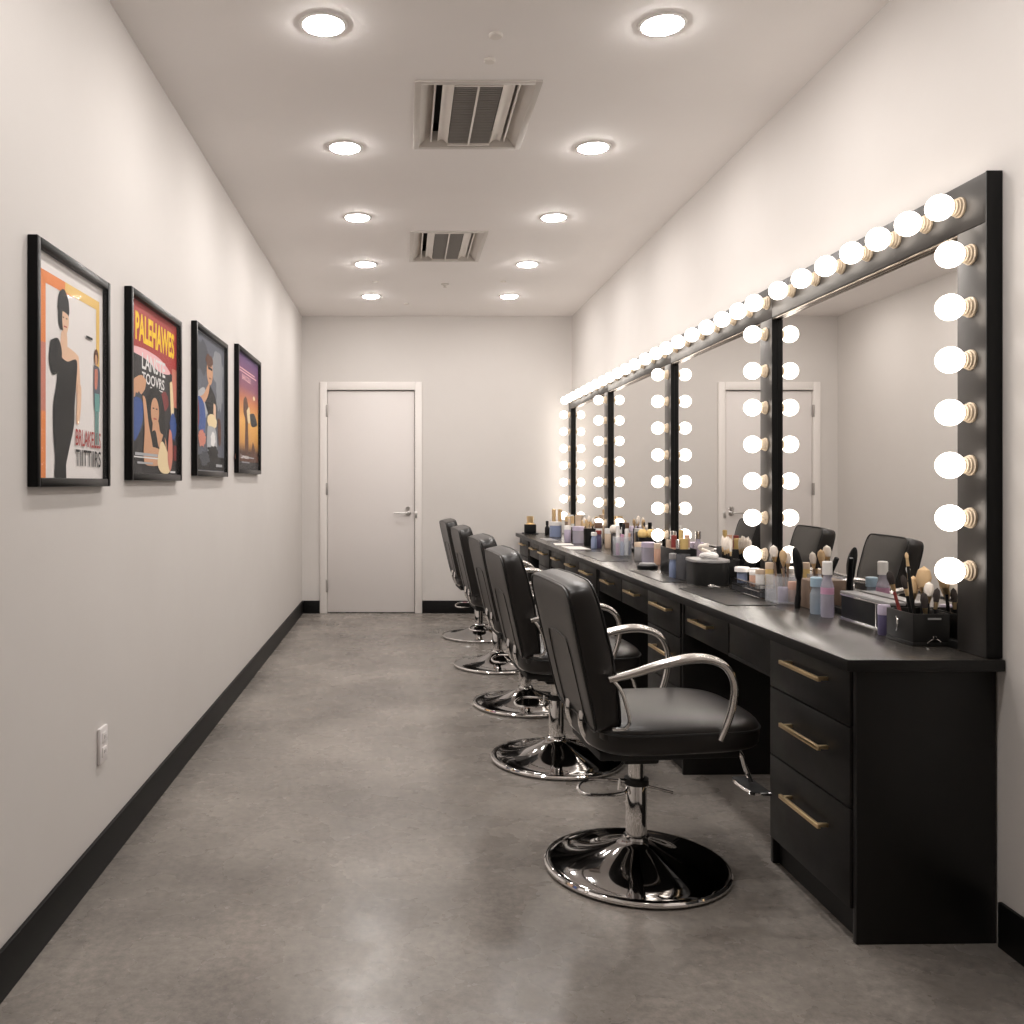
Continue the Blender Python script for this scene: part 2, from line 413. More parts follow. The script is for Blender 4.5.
# ------------------------------------------------------------------ posters
def text_mesh(s, bold=.0):
    cu = bpy.data.curves.new('lettering', 'FONT'); cu.body = s; cu.offset = bold; cu.resolution_u = 3
    o = bpy.data.objects.new('lettering', cu); C.objects.link(o)
    me = bpy.data.meshes.new_from_object(o)
    vs = [v.co.copy() for v in me.vertices]; fs = [list(p.vertices) for p in me.polygons]
    bpy.data.objects.remove(o); bpy.data.curves.remove(cu); bpy.data.meshes.remove(me)
    x0 = min(v.x for v in vs); x1 = max(v.x for v in vs); y0 = min(v.y for v in vs); y1 = max(v.y for v in vs)
    return [((v.x-x0)/(x1-x0), (v.y-y0)/(y1-y0)) for v in vs], fs
class Print:
    """a flat printed sheet: layers of ink polygons in sheet coordinates u (along), v (up)"""
    def __init__(s, y0, y1, z0, z1, x): s.m = MB(); s.r = (y0, y1, z0, z1); s.x = x; s.k = 0
    def pt(s, u, v): y0, y1, z0, z1 = s.r; return (s.x + s.k*.00012, y0+(y1-y0)*u, z0+(z1-z0)*v)
    def poly(s, pts, ink): s.k += 1; s.m.poly([s.pt(*p) for p in pts], ink)
    def rect(s, u0, u1, v0, v1, ink): s.poly([(u0, v0), (u1, v0), (u1, v1), (u0, v1)], ink)
    def blob(s, cu, cv, ru, rv, ink, n=28, a=0, wob=0, seed=0):
        rr = random.Random(seed); P = []
        for k in range(n):
            th = 2*PI*k/n; q = 1 + wob*(rr.random()-.5)
            x, y = ru*q*math.cos(th), rv*q*math.sin(th)
            P.append((cu + x*math.cos(a) - y*math.sin(a), cv + x*math.sin(a) + y*math.cos(a)))
        s.poly(P, ink)
    def curve(s, pts, ink, n=5):
        P = [Vector((a, b, 0)) for a, b in pts]; P = P + [P[0]]
        s.poly([(q.x, q.y) for q in smooth_path(P, n)[:-1]], ink)
    def text(s, st, u0, u1, v0, v1, ink, bold=.0, skew=0.):
        s.k += 1; vs, fs = text_mesh(st, bold)
        V = [s.m.bm.verts.new(s.pt(u0+(u1-u0)*a, v0+(v1-v0)*b + skew*a)) for a, b in vs]
        out = []
        for f in fs:
            try: out.append(s.m.bm.faces.new([V[i] for i in f]))
            except ValueError: pass
        s.m._tag(out, ink)
def poster(y0, y1, z0, z1, label, draw, bg, fr=.026, mount=0.):
    t = thing('framed_poster', label, 'poster', (XL, (y0+y1)/2, z0), 0, 'framed posters in a row')
    ox, oy = XL, (y0+y1)/2
    g = MB(); D = .026
    W = (y1-y0)/2; Hh = z1-z0
    g.box(0, D, -W, -W+fr, 0, Hh, 'picture_frame', .003); g.box(0, D, W-fr, W, 0, Hh, 'picture_frame', .003)
    g.box(0, D, -W+fr, W-fr, 0, fr, 'picture_frame', .003); g.box(0, D, -W+fr, W-fr, Hh-fr, Hh, 'picture_frame', .003)
    g.build('frame', t)
    MB().box(.001, .008, -W+fr*.5, W-fr*.5, fr*.5, Hh-fr*.5, 'ink_dark').build('backing', t)
    p = Print(-W+fr*.8, W-fr*.8, fr*.8, Hh-fr*.8, .0085)
    p.rect(0, 1, 0, 1, bg); draw(p)
    p.m.build('print', t, smooth=False, fix=False)
    MB().box(.0205, .0215, -W+fr*.6, W-fr*.6, fr*.6, Hh-fr*.6, 'picture_glass').build('glass', t, smooth=False)

def art_one(p):
    # paper with a coloured bracket, a plain figure in a dark gown and two lines of lettering
    p.rect(.07, .145, .0, .915, 'ink_orange'); p.rect(.07, .145, .0, .60, 'ink_rose'); p.rect(.07, .145, 0, .30, 'ink_orange')
    p.poly([(.07, .915), (.145, .862), (.52, .862), (.52, .915)], 'ink_orange'); p.rect(.40, .93, .868, .915, 'ink_yellow'); p.rect(.875, .93, .58, .90, 'ink_yellow')
    p.curve([(.30, .61), (.42, .62), (.57, .60), (.60, .57), (.62, .43), (.60, .30), (.57, .305), (.55, .50), (.50, .50), (.30, .48), (.22, .50), (.24, .58)], 'ink_skin_light')
    p.curve([(.33, .60), (.42, .58), (.42, .68), (.35, .68)], 'ink_skin_light')
    p.blob(.375, .80, .082, .075, 'ink_black', wob=.1, seed=4); p.blob(.35, .745, .05, .06, 'ink_black', wob=.1, seed=3)
    p.curve([(.36, .775), (.44, .765), (.445, .72), (.41, .672), (.375, .68), (.355, .73)], 'ink_skin_light')
    p.rect(.375, .42, .705, .711, 'ink_crimson'); p.rect(.36, .38, .745, .750, 'ink_black'); p.rect(.405, .425, .745, .750, 'ink_black')
    p.curve([(.20, .62), (.30, .64), (.35, .58), (.31, .50), (.23, .47), (.18, .53)], 'ink_black')
    p.curve([(.30, .57), (.42, .55), (.56, .57), (.55, .45), (.53, .36), (.52, .26), (.46, .16), (.40, .06), (.38, .005), (.26, .005), (.26, .10), (.24, .20), (.235, .33), (.28, .44)], 'ink_black')
    p.curve([(.575, .46), (.625, .45), (.62, .34), (.59, .27), (.555, .28), (.56, .35)], 'ink_skin_light')
    p.poly([(.37, .0), (.41, .0), (.40, .12), (.375, .145), (.36, .14), (.38, .10)], 'ink_black')
    p.blob(.87, .625, .035, .04, 'ink_brown'); p.blob(.865, .61, .022, .028, 'ink_skin')
    p.curve([(.83, .58), (.92, .57), (.93, .48), (.92, .36), (.84, .36), (.83, .46)], 'ink_slate'); p.curve([(.84, .56), (.89, .56), (.88, .47), (.84, .47)], 'ink_rose')
    p.rect(.84, .92, .35, .44, 'ink_teal'); p.rect(.85, .87, .18, .35, 'ink_teal'); p.rect(.885, .905, .18, .35, 'ink_teal')
    p.text('BRLAKELLS', .54, .94, .165, .245, 'ink_crimson', .008, -.004); p.text('TIITTIIRS', .54, .94, .068, .148, 'ink_black', .008, -.002)
    p.rect(.70, .80, .70, .712, 'ink_black')
def art_two(p):
    p.poly([(0, .70), (.25, .685), (.6, .66), (1, .66), (1, 1), (0, 1)], 'ink_crimson'); p.poly([(.88, .45), (1, .45), (1, .7), (.88, .7)], 'ink_rose')
    p.curve([(.03, .72), (.30, .735), (.62, .72), (.84, .66), (.60, .64), (.30, .68), (.04, .69)], 'ink_pink')
    p.text('PALEHAWES', .12, .93, .765, .93, 'ink_title_yellow', .035, .0)
    p.text('LANSTE', .24, .72, .615, .71, 'ink_white', .02); p.text('TOOVRS', .24, .70, .535, .60, 'ink_white', .02); p.rect(.40, .68, .520, .527, 'ink_white')
    p.blob(.16, .50, .16, .06, 'ink_skin', a=.3, seed=2, wob=.1); p.blob(.18, .36, .12, .11, 'ink_mid', seed=6, wob=.3)
    p.curve([(.05, .40), (.12, .44), (.25, .42), (.24, .30), (.10, .19), (.05, .28)], 'ink_blue')
    p.curve([(.82, .60), (.88, .60), (.92, .42), (.95, .26), (.88, .28), (.84, .45)], 'ink_cream'); p.blob(.90, .32, .08, .09, 'ink_blue', wob=.3, seed=8)
    p.blob(.70, .47, .09, .06, 'ink_maroon', wob=.2, seed=9)
    p.curve([(.46, .535), (.60, .52), (.68, .44), (.72, .32), (.70, .22), (.50, .24), (.33, .30), (.33, .42), (.38, .50)], 'ink_black')
    p.curve([(.45, .34), (.56, .33), (.60, .27), (.68, .25), (.74, .20), (.72, .11), (.50, .08), (.36, .10), (.42, .22)], 'ink_skin')
    p.curve([(.40, .25), (.50, .27), (.58, .17), (.68, .26), (.72, .14), (.62, .11), (.46, .13)], 'ink_black')
    p.blob(.49, .385, .085, .085, 'ink_skin'); p.rect(.46, .52, .338, .346, 'ink_crimson'); p.rect(.44, .475, .40, .408, 'ink_black'); p.rect(.505, .54, .40, .408, 'ink_black')
    p.curve([(.24, .46), (.30, .44), (.36, .30), (.44, .15), (.30, .08), (.26, .12), (.28, .28)], 'ink_skin')
    p.curve([(.26, .15), (.42, .17), (.62, .15), (.60, .07), (.40, .055), (.28, .07)], 'ink_skin')
    p.curve([(.60, .20), (.66, .21), (.76, .15), (.84, .10), (.80, .02), (.62, .02), (.54, .08)], 'ink_cream')
    p.curve([(.80, .30), (.86, .27), (.88, .12), (.82, .03), (.76, .12)], 'ink_rose'); p.rect(.90, .97, .10, .20, 'ink_maroon')
    p.rect(.08, .55, .098, .106, 'ink_white'); p.rect(.10, .54, .112, .128, 'ink_steel'); p.rect(.14, .44, .064, .076, 'ink_steel'); p.rect(.82, .94, .018, .03, 'ink_white')
def art_three(p):
    p.rect(0, 1, 0, 1, 'ink_steel'); p.rect(.02, .98, .012, .988, 'ink_slate')
    p.blob(.25, .82, .2, .12, 'ink_mid', wob=.3, seed=1); p.blob(.75, .80, .2, .13, 'ink_grey', wob=.3, seed=2); p.blob(.82, .62, .12, .14, 'ink_grey', wob=.4, seed=3)
    p.blob(.30, .50, .22, .10, 'ink_steel', wob=.3, seed=12)
    p.curve([(.30, .52), (.42, .56), (.46, .64), (.56, .62), (.68, .56), (.72, .44), (.60, .38), (.44, .42)], 'ink_black')
    p.curve([(.15, .53), (.28, .56), (.46, .66), (.44, .58), (.30, .50)], 'ink_skin')
    p.blob(.48, .745, .10, .10, 'ink_skin'); p.blob(.46, .82, .12, .045, 'ink_brown', wob=.3, seed=5); p.rect(.42, .56, .757, .775, 'ink_black'); p.rect(.45, .52, .690, .697, 'ink_brown')
    p.curve([(.60, .52), (.68, .50), (.66, .34), (.60, .34)], 'ink_skin_light')
    p.curve([(.05, .52), (.18, .53), (.30, .48), (.34, .36), (.24, .26), (.10, .34)], 'ink_blue'); p.curve([(.03, .48), (.12, .50), (.14, .36), (.06, .28)], 'ink_maroon')
    p.blob(.55, .38, .16, .055, 'ink_cream', wob=.15, seed=6); p.curve([(.40, .34), (.66, .33), (.72, .20), (.66, .12), (.44, .14), (.38, .22)], 'ink_steel')
    p.blob(.58, .25, .08, .06, 'ink_white', wob=.3, seed=7); p.curve([(.74, .42), (.84, .40), (.86, .24), (.78, .22)], 'ink_brown'); p.blob(.22, .24, .12, .06, 'ink_rose', wob=.4, seed=8)
    p.rect(.03, .97, .018, .12, 'ink_black'); p.blob(.30, .10, .16, .05, 'ink_mid', wob=.5, seed=9); p.blob(.58, .15, .18, .05, 'ink_black', wob=.4, seed=10); p.rect(.68, .90, .045, .065, 'ink_steel')
def art_four(p):
    p.rect(.12, .90, .835, .845, 'ink_pink'); p.rect(.14, .82, .858, .868, 'ink_pink'); p.text('BARCCELE', .24, .62, .775, .82, 'ink_pink', .02)
    p.curve([(.30, .60), (.40, .64), (.50, .58), (.54, .46), (.50, .40), (.52, .20), (.42, .14), (.36, .20), (.38, .42), (.30, .50)], 'ink_brown')
    p.curve([(.44, .52), (.56, .56), (.60, .44), (.50, .42)], 'ink_cream')
    p.curve([(.58, .50), (.78, .52), (.92, .46), (.92, .42), (.66, .40)], 'ink_dark'); p.curve([(.72, .26), (.80, .22), (.84, .14), (.64, .12)], 'ink_brown')
    p.blob(.78, .66, .05, .02, 'ink_cream'); p.rect(0, 1, 0, .105, 'ink_dark'); p.curve([(0, .15), (.3, .13), (.7, .15), (1, .13), (1, .08), (0, .08)], 'ink_brown')
    p.text('Lumeane', .18, .52, .100, .135, 'ink_white', .02); p.rect(.52, .78, .108, .118, 'ink_steel'); p.rect(.22, .56, .062, .074, 'ink_grey')
poster(2.196, 2.745, 1.165, 1.783, 'framed poster of a figure in a long black dress on white', art_one, 'ink_paper', .023)
poster(2.957, 3.630, 1.184, 1.824, 'framed poster with yellow title on red above a long-haired woman', art_two, 'ink_dark', .024)
poster(3.887, 4.580, 1.206, 1.878, 'framed poster in slate blue and grey with a figure in dark shirt', art_three, 'ink_steel', .023)
poster(4.870, 5.640, 1.230, 1.930, 'framed poster with a purple sky fading into orange', art_four, 'ink_dusk', .023)

# ------------------------------------------------------------------ vanity
CT = .73                                  # worktop height
TH = math.radians(1.18)                   # the run of units stands a little off the wall line
NX, NY = 1.115, 2.263
def on_front(y, off=0.):                  # a point of the unit fronts at distance y down the room
    s = (y-NY)/math.cos(TH)
    return (NX - s*math.sin(TH) + off*math.cos(TH), NY + s*math.cos(TH) + off*math.sin(TH))
fx, fy = on_front(8.04)
ct = MB(); pts = [(NX, NY), (XR-.002, NY), (XR-.002, 8.04), (fx, fy)]
ct.prism(pts, CT-.03, CT, 'vanity_black', 'counter_black')
bmesh.ops.bevel(ct.bm, geom=[e for e in ct.bm.edges], offset=.003, segments=2, profile=.5, affect='EDGES')
tag(ct.build('worktop'), 'long black worktop running along the wall under the mirrors', 'worktop')
ZT = CT-.031
FB = .036                                 # unit faces sit behind the worktop edge
def handle(parent, yc, z, L, xf):
    g = MB()
    for yy in (yc-L/2+.014, yc+L/2-.014): g.box(xf-.026, xf+.001, yy-.005, yy+.005, z-.005, z+.005, 'brass', .001)
    g.box(xf-.034, xf-.024, yc-L/2, yc+L/2, z-.006, z+.006, 'brass', .0015)
    return g.build('handle', parent)
def pedestal(y0, y1, label, depth):
    x, y = on_front(y0)
    t = thing('drawer_pedestal', label, 'drawer unit', (x, y, 0), TH, 'drawer pedestals under the worktop')
    W = y1-y0-.002
    g = MB()
    g.box(FB, FB+.018+depth, 0, .018, .0, ZT, 'vanity_black', .0015); g.box(FB, FB+.018+depth, W-.018, W, .0, ZT, 'vanity_black', .0015)
    g.box(FB+.024, FB+depth, .018, W-.018, .075, ZT, 'shadow_gap')
    g.build('carcass', t)
    MB().box(FB+.02, FB+.03, .018, W-.018, 0, .074, 'plinth_black').build('plinth', t)
    for z0, z1, hz in ((.549, .697, .648), (.341, .545, .463), (.082, .337, .253)):
        q = MB().box(FB-.006, FB+.023, .021, W-.008, z0, z1, 'vanity_black', .003).build('drawer', t)
        handle(q, W/2-.01, hz, .24, FB-.006)
def knee(y0, y1, label, blank=False):
    x, y = on_front(y0)
    t = thing('apron_panel' if blank else 'knee_drawer', label, 'apron' if blank else 'drawer', (x, y, 0), TH, None if blank else 'shallow drawers over the knee spaces')
    W = y1-y0-.002
    MB().box(FB+.026, FB+.34, .002, W-.002, .578, ZT, 'shadow_gap' if blank else 'vanity_black').build('carcass', t)
    q = MB().box(FB+.004, FB+.024, .004, W-.004, .570, .697, 'vanity_black', .002).build('front_panel', t)
    if blank:
        g = MB()
        g.box(FB+.0005, FB+.004, .004, W-.004, .570, .582, 'vanity_black', .001); g.box(FB+.0005, FB+.004, .004, W-.004, .686, .697, 'vanity_black', .001)
        g.build('edge_strip', t)
    else: handle(q, W/2, .645, .20, FB+.004)
def mxd(y): return XR - .004 - on_front(y)[0] - FB - .018
pedestal(2.288, 2.800, 'black three-drawer pedestal at the open end of the worktop', mxd(2.288))
knee(2.800, 3.150, 'blank black apron panel over the first knee space', True)
knee(3.150, 3.620, 'shallow black drawer beside the blank apron panel')
pedestal(3.620, 4.100, 'second drawer pedestal along, past the first knee space', .34)
knee(4.100, 4.580, 'shallow black drawer just past the second drawer pedestal')
knee(4.580, 5.060, 'shallow black drawer just before the third drawer pedestal')
pedestal(5.060, 5.550, 'third drawer pedestal along, middle of the five', .34)
knee(5.550, 6.040, 'shallow black drawer just past the third drawer pedestal')
knee(6.040, 6.530, 'shallow black drawer just before the fourth drawer pedestal')
pedestal(6.530, 7.000, 'fourth drawer pedestal along, last but one before the end wall', .34)
knee(7.000, 7.500, 'shallow black drawer between the last two drawer pedestals')
pedestal(7.500, 8.000, 'last drawer pedestal, closest to the end wall', .34)

# ------------------------------------------------------------------ mirrors with bulbs
MT, XF, XG = 1.965, 1.475, 1.496            # top, frame face, glass face
POST = [2.282, 3.609, 4.976, 6.510, 7.950]
PWD = .118
def BZ(y): return [EYE + .594 - .1370*k for k in range(7)] if y < 3 else [EYE + .606 - .1495*k for k in range(7)]
TOPY = [2.387, 2.536, 2.696, 2.856, 3.030, 3.215, 3.415, 3.650, 3.825, 4.016, 4.224, 4.437, 4.660, 4.870, 5.070, 5.300, 5.540, 5.770, 5.99, 6.21, 6.43, 6.65, 6.87, 7.09, 7.31, 7.53, 7.75, 7.95]
bulb_me = sock_me = None
def bulb(parent, y, z):
    global bulb_me, sock_me
    if bulb_me is None:
        pr = [(.0135, .024), (.0165, .030)]
        cz, r = .055, .0345
        for k in range(0, 15):
            th = -PI*.5 + .62 + (PI-.62)*k/14
            pr.append((max(r*math.cos(th), 0.), cz + r*math.sin(th)))
        o = MB().lathe(pr, 'bulb_glass', 24, rotm((-1, 0, 0), (0, 0, 0)), cap=False).build('bulb', parent, (XF, y, z), ang=180)
        k = MB().lathe([(.027, -.0005), (.027, .005), (.024, .007), (.0235, .012), (.021, .014), (.0205, .019), (.018, .021), (.0165, .030)], 'socket_cream', 24, rotm((-1, 0, 0), (0, 0, 0)), cap=False).build('bulb_socket', o)
        bulb_me, sock_me = o.data, k.data
    else:
        o = bpy.data.objects.new('bulb', bulb_me); C.objects.link(o); o.parent = parent; o.location = (XF, y, z)
        k = bpy.data.objects.new('bulb_socket', sock_me); C.objects.link(k); k.parent = o
def mirror(i, label):
    ya, yb = POST[i], POST[i+1]; last = i == 3
    t = thing('vanity_mirror', label, 'mirror', (0, 0, 0), 0, 'bulb-lit vanity mirrors')
    z0 = CT+.001
    x1 = XR-.001
    MB().box(XF, x1, ya, ya+PWD, z0, MT-.128, 'frame_metal', .002).build('side_post', t)
    ye = 8.0625 if last else yb
    MB().box(XF, x1, ya, ye-.0005, MT-.127, MT, 'frame_metal', .002).build('top_rail', t)
    MB().box(XF+.004, XG, ya+PWD, yb-.0005, MT-.1352, MT-.1275, 'frame_trim', .001).build('lower_trim', t)
    if last: MB().box(XF, x1, yb, 8.062, z0, MT-.128, 'frame_metal', .002).build('side_post', t)
    MB().box(XG, x1, ya+PWD+.0005, yb-.0035, z0, MT-.1285, 'mirror_silver').build('mirror_glass', t, smooth=False)
    MB().box(XF+.006, XG-.0005, ya+PWD+.001, yb-.0035, z0, z0+.018, 'frame_black', .001).build('bottom_rail', t)
    if i: MB().box(XF-.0008, XG-.0005, ya-.003, ya-.0003, z0, MT-.1355, 'frame_black').build('inner_strip', t)
    if last: MB().box(XF-.0008, XG-.0005, yb-.003, yb-.0003, z0, MT-.1355, 'frame_black').build('inner_strip', t)
    for yy in ([ya+PWD/2, yb+.050] if last else [ya+PWD/2]):
        for z in BZ(yy): bulb(t, yy, z)
    for yy in TOPY:
        if ya <= yy < ye: bulb(t, yy, EYE+.730)
    return t
mirror(0, 'bulb-framed mirror at the open end of the worktop, largest in view')
mirror(1, 'second bulb-framed mirror along from the open end of the worktop')
mirror(2, 'third bulb-framed mirror along, last but one before the end wall')
mirror(3, 'last bulb-framed mirror, meeting the end wall')
# black end cap on the first frame
e = MB().box(XF-.001, XR-.001, POST[0]-.006, POST[0]-.0005, CT+.001, MT+.001, 'frame_black', .001)
eo = e.build('end_cap'); eo.parent = [o for o in C.objects if o.name == 'vanity_mirror'][0]

# ------------------------------------------------------------------ chairs
def make_chair(label, loc, rz):
    t = thing('salon_chair', label, 'chair', loc, rz, 'black salon chairs in a row')
    # base
    pr = [(.0, .003), (.262, .003), (.272, .004), (.276, .010), (.273, .017), (.267, .0195)]
    for k in range(1, 15):
        u = k/14; r = .267 - (.267-.046)*u; z = .0195 + .066*(u**1.9)
        pr.append((r, z))
    pr += [(.041, .092), (.038, .097), (.0, .097)]
    MB().lathe(pr, 'chrome_dark', 72, cap=False).build('base', t, ang=50)
    MB().lathe([(.2765, .005), (.279, .008), (.2785, .014), (.274, .0185)], 'chrome', 72, cap=False).build('base_rim', t)
    MB().lathe([(.0, .095), (.040, .095), (.0385, .102), (.032, .105), (.032, .262), (.030, .266), (.024, .266), (.024, .355), (.0, .355)], 'chrome', 32, cap=False).build('hydraulic_post', t)
    MB().lathe([(.0325, .258), (.037, .258), (.037, .276), (.025, .278)], 'black_rubber', 32, cap=False).build('collar', t)
    # pump lever behind the post
    lv = MB()
    loop = smooth_path([(-.034, .012, .262), (-.075, .022, .262), (-.135, .045, .258), (-.172, .030, .243), (-.165, .0, .232), (-.12, -.022, .232), (-.05, -.024, .238), (-.030, -.010, .25)], 5)
    lv.tube(loop, .0055, 'chrome', 8)
    lv.tube([(-.03, -.004, .268), (-.055, -.012, .275), (-.058, -.014, .245)], .006, 'chrome', 8)
    lv.tube([(.03, 0, .250), (.085, -.02, .240), (.105, -.026, .236)], .004, 'chrome', 8)
    lv.build('pump_lever', t)
    # mechanism
    g = MB(); g.box(-.10, .12, -.085, .085, .352, .375, 'black_rubber', .006); g.box(-.055, .055, -.05, .05, .330, .355, 'black_rubber', .008)
    g.box(-.16, .26, -.15, .15, .374, .400, 'black_rubber', .008); g.build('seat_mechanism', t)
    # seat cushion
    def seatf(q):
        x, y, z = q
        u = (x+.27)/.54
        top = z > 0
        dx = .067
        zz = z + .447
        if top: zz += .012*(1-(y/.24)**2) - .010*max(0, (u-.6)/.4)**2
        zz += .010*u
        wid = 1 - .05*max(0, u-.5)
        return Vector((x+dx, y*wid, zz))
    s = MB().superell(.252, .238, .052, .42, .42, 'black_leather', 64, 20, seatf).build('seat', t, ang=180)
    P = []
    for k in range(72):
        th = 2*PI*k/72; pw = lambda v, e: math.copysign(abs(v)**e, v)
        q = seatf(Vector((.2525*pw(math.cos(th), .42), .2385*pw(math.sin(th), .42), .018))); P.append(q)
    MB().tube(P, .0036, 'black_piping', 6, closed=True).build('piping', s)
    # backrest : built flat (x = height, y = width, z = thickness) then stood up and leaned
    lean = math.radians(12.7)
    bz, bx = .472, -.150                    # foot of the cushion's mid-plane
    def bk(q):
        h, y, th = q                        # h 0..L
        L = .45
        th2 = th + .018*math.sin(PI*min(max(h/L, 0), 1))*(1 if th > 0 else -.1) + .012*(1-(y/.24)**2)*(1 if th > 0 else .4)
        yy = y*(1.0 - .10*(1-h/L))
        x = bx - h*math.sin(lean) + th2*math.cos(lean)
        z = bz + h*math.cos(lean) + th2*math.sin(lean)
        return Vector((x, yy, z))
    def bkf(q): return bk((q.x*.955+.214, q.y, q.z))
    bo = MB().superell(.228, .243, .040, .26, .20, 'black_leather', 64, 20, bkf).build('backrest', t, ang=180)
    for zz in (-.030, .030):
        P = []
        for k in range(80):
            th = 2*PI*k/80; pw = lambda v, e: math.copysign(abs(v)**e, v)
            P.append(bkf(Vector((.2225*pw(math.cos(th), .20), .2372*pw(math.sin(th), .20), zz*1.16))))
        MB().tube(P, .0036, 'black_piping', 6, closed=True).build('piping', bo)
    # stitched panel seam on the rear face
    sm = MB(); P = [bkf(Vector((x, y, -.0408))) for x, y in ((.03, -.06), (.02, .0), (.03, .06))]
    sm.tube(smooth_path([bkf(Vector((-.21, -.13, -.0405))), bkf(Vector((.02, -.12, -.0408))), bkf(Vector((.055, -.07, -.041))), bkf(Vector((.055, .07, -.041))), bkf(Vector((.02, .12, -.0408))), bkf(Vector((-.21, .13, -.0405)))], 6), .0024, 'black_piping', 6)
    sm.build('seam', bo)
    # rear lumbar skirt between backrest and seat
    def lum(q): return Vector((-.135 + q.x + .10*(q.z < 0)*(-q.z/.05)*.55, q.y, .452 + q.z))
    MB().superell(.038, .205, .050, .5, .35, 'black_leather', 40, 12, lum).build('lumbar_skirt', t, ang=180)
    # chrome strap under the back
    for sy in (-1, 1):
        g = MB()
        g.tube(smooth_path([(-.190, sy*.075, .505), (-.192, sy*.075, .46), (-.165, sy*.075, .41), (-.10, sy*.075, .385), (.0, sy*.075, .388)], 5), .009, 'chrome', 8, flat=1.6)
        g.build('back_bracket', t)
    # arms
    for sy in (-1, 1):
        yo = sy*.252
        arm = smooth_path([(-.165, yo, .632), (-.10, yo+sy*.004, .648), (-.02, yo+sy*.008, .672), (.06, yo+sy*.008, .688), (.12, yo+sy*.006, .685), (.168, yo+sy*.003, .662), (.193, yo, .615), (.192, yo-sy*.004, .56), (.178, yo-sy*.008, .505), (.158, yo-sy*.012, .455)], 5)
        n = len(arm); R = []
        for k in range(n):
            u = k/(n-1)
            R.append(.0095 + .0045*math.exp(-((u-.32)/.20)**2))
        a = MB().tube(arm, R, 'chrome_brushed', 14, flat=1.3).build('armrest', t, ang=80)
        MB().tube(smooth_path([(-.150, yo*.985, .628), (-.128, yo*.985, .60), (-.112, yo*.985, .555), (-.104, yo*.985, .515), (-.118, yo*.98, .495), (-.150, yo*.95, .492)], 5), .0055, 'chrome', 8).build('arm_bracket', a)
    # foot rest
    MB().tube(smooth_path([(.20, 0, .385), (.27, 0, .375), (.325, 0, .345), (.343, 0, .30), (.362, 0, .255)], 5), .0075, 'chrome', 8).build('footrest_bar', t)
    g = MB(); g.box(.333, .390, -.075, .075, .236, .248, 'black_rubber', .005); g.tube(smooth_path([(.388, -.076, .2405), (.343, -.072, .2405), (.330, -.04, .2405), (.328, 0, .2405), (.330, .04, .2405), (.343, .072, .2405), (.388, .076, .2405)], 3), .0055, 'chrome', 8)
    g.build('footrest_plate', t)
    return t
CH = [(.709, 2.747, 4.5), (.647, 3.818, 4), (.642, 4.763, 4), (.598, 5.779, 4), (.570, 6.867, 4)]
CL = ['black salon chair beside the open-end drawer pedestal, whole seat in view', 'black salon chair second from the open end of the worktop', 'black salon chair in the middle of the row of five',
      'black salon chair fourth along, last but one towards the door', 'black salon chair at the end of the row by the end wall']
ch0 = make_chair(CL[0], (CH[0][0], CH[0][1], 0), math.radians(CH[0][2]))
for (x, y, a), l in list(zip(CH, CL))[1:]:
    k = copy_tree(ch0); k.location = (x, y, 0); k.rotation_euler = (0, 0, math.radians(a)); k['label'] = l

# ------------------------------------------------------------------ things on the worktop
def jar(x, y, r, h, body, lid, label, name='jar', cat='jar', group=None, lidh=.25, z=CT, sides=24, lidr=1.03):
    t = thing(name, label, cat, (x, y, z+.0005), 0, group)
    hb = h*(1-lidh)
    MB().lathe([(0, 0), (r*.94, 0), (r, .003), (r, hb-.003), (r*.93, hb), (0, hb)], body, sides, cap=False).build('body', t)
    MB().lathe([(0, hb+.0003), (r*lidr, hb+.0003), (r*lidr, h-.003), (r*lidr*.93, h), (0, h)], lid, sides, cap=False).build('lid', t)
    return t
def bottle(x, y, r, h, body, cap_, label, neck=.4, caph=.2, z=CT, group=None, band=None, name='bottle', cat='bottle'):
    t = thing(name, label, cat, (x, y, z+.0005), 0, group)
    hs = h*(1-caph)*.78; hn = h*(1-caph)
    MB().lathe([(0, 0), (r*.93, 0), (r, .004), (r, hs*.92), (r*.9, hs), (r*neck, hs+(hn-hs)*.6), (r*neck, hn), (0, hn)], body, 24, cap=False).build('body', t)
    if band: MB().lathe([(r*1.012, hs*band[1]), (r*1.012, hs*band[2])], band[0], 24, cap=False).build('product_band', t)
    rc = r*max(neck*1.25, .45)
    MB().lathe([(0, hn+.0003), (rc, hn+.0003), (rc, h-.003), (rc*.85, h), (0, h)], cap_, 20, cap=False).build('cap', t)
    return t
def cup(x, y, r, h, m, label, name='cup', cat='cup', z=CT, flare=1.06):
    o = MB().lathe([(0, 0), (r*.96, 0), (r, .003), (r*flare, h), (r*flare-.0028, h), (r-.003, .006), (0, .006)], m, 28, cap=False).build(name, None, (x, y, z+.0005))
    return tag(o, label, cat)
def bin_(x0, x1, y0, y1, h, m, label, name='organiser_bin', cat='organiser', wall=.003, extra=None, z=CT):
    x, y = (x0+x1)/2, (y0+y1)/2; a, b = (x1-x0)/2, (y1-y0)/2
    t = thing(name, label, cat, (x, y, z+.0005))
    g = MB()
    g.box(-a, a, -b, b, 0, .004, m); g.box(-a, -a+wall, -b, b, .004, h, m, .0008); g.box(a-wall, a, -b, b, .004, h, m, .0008)
    g.box(-a+wall, a-wall, -b, -b+wall, .004, h, m, .0008); g.box(-a+wall, a-wall, b-wall, b, .004, h, m, .0008)
    g.build('body', t)
    if extra: extra(t, a, b, h)
    return t
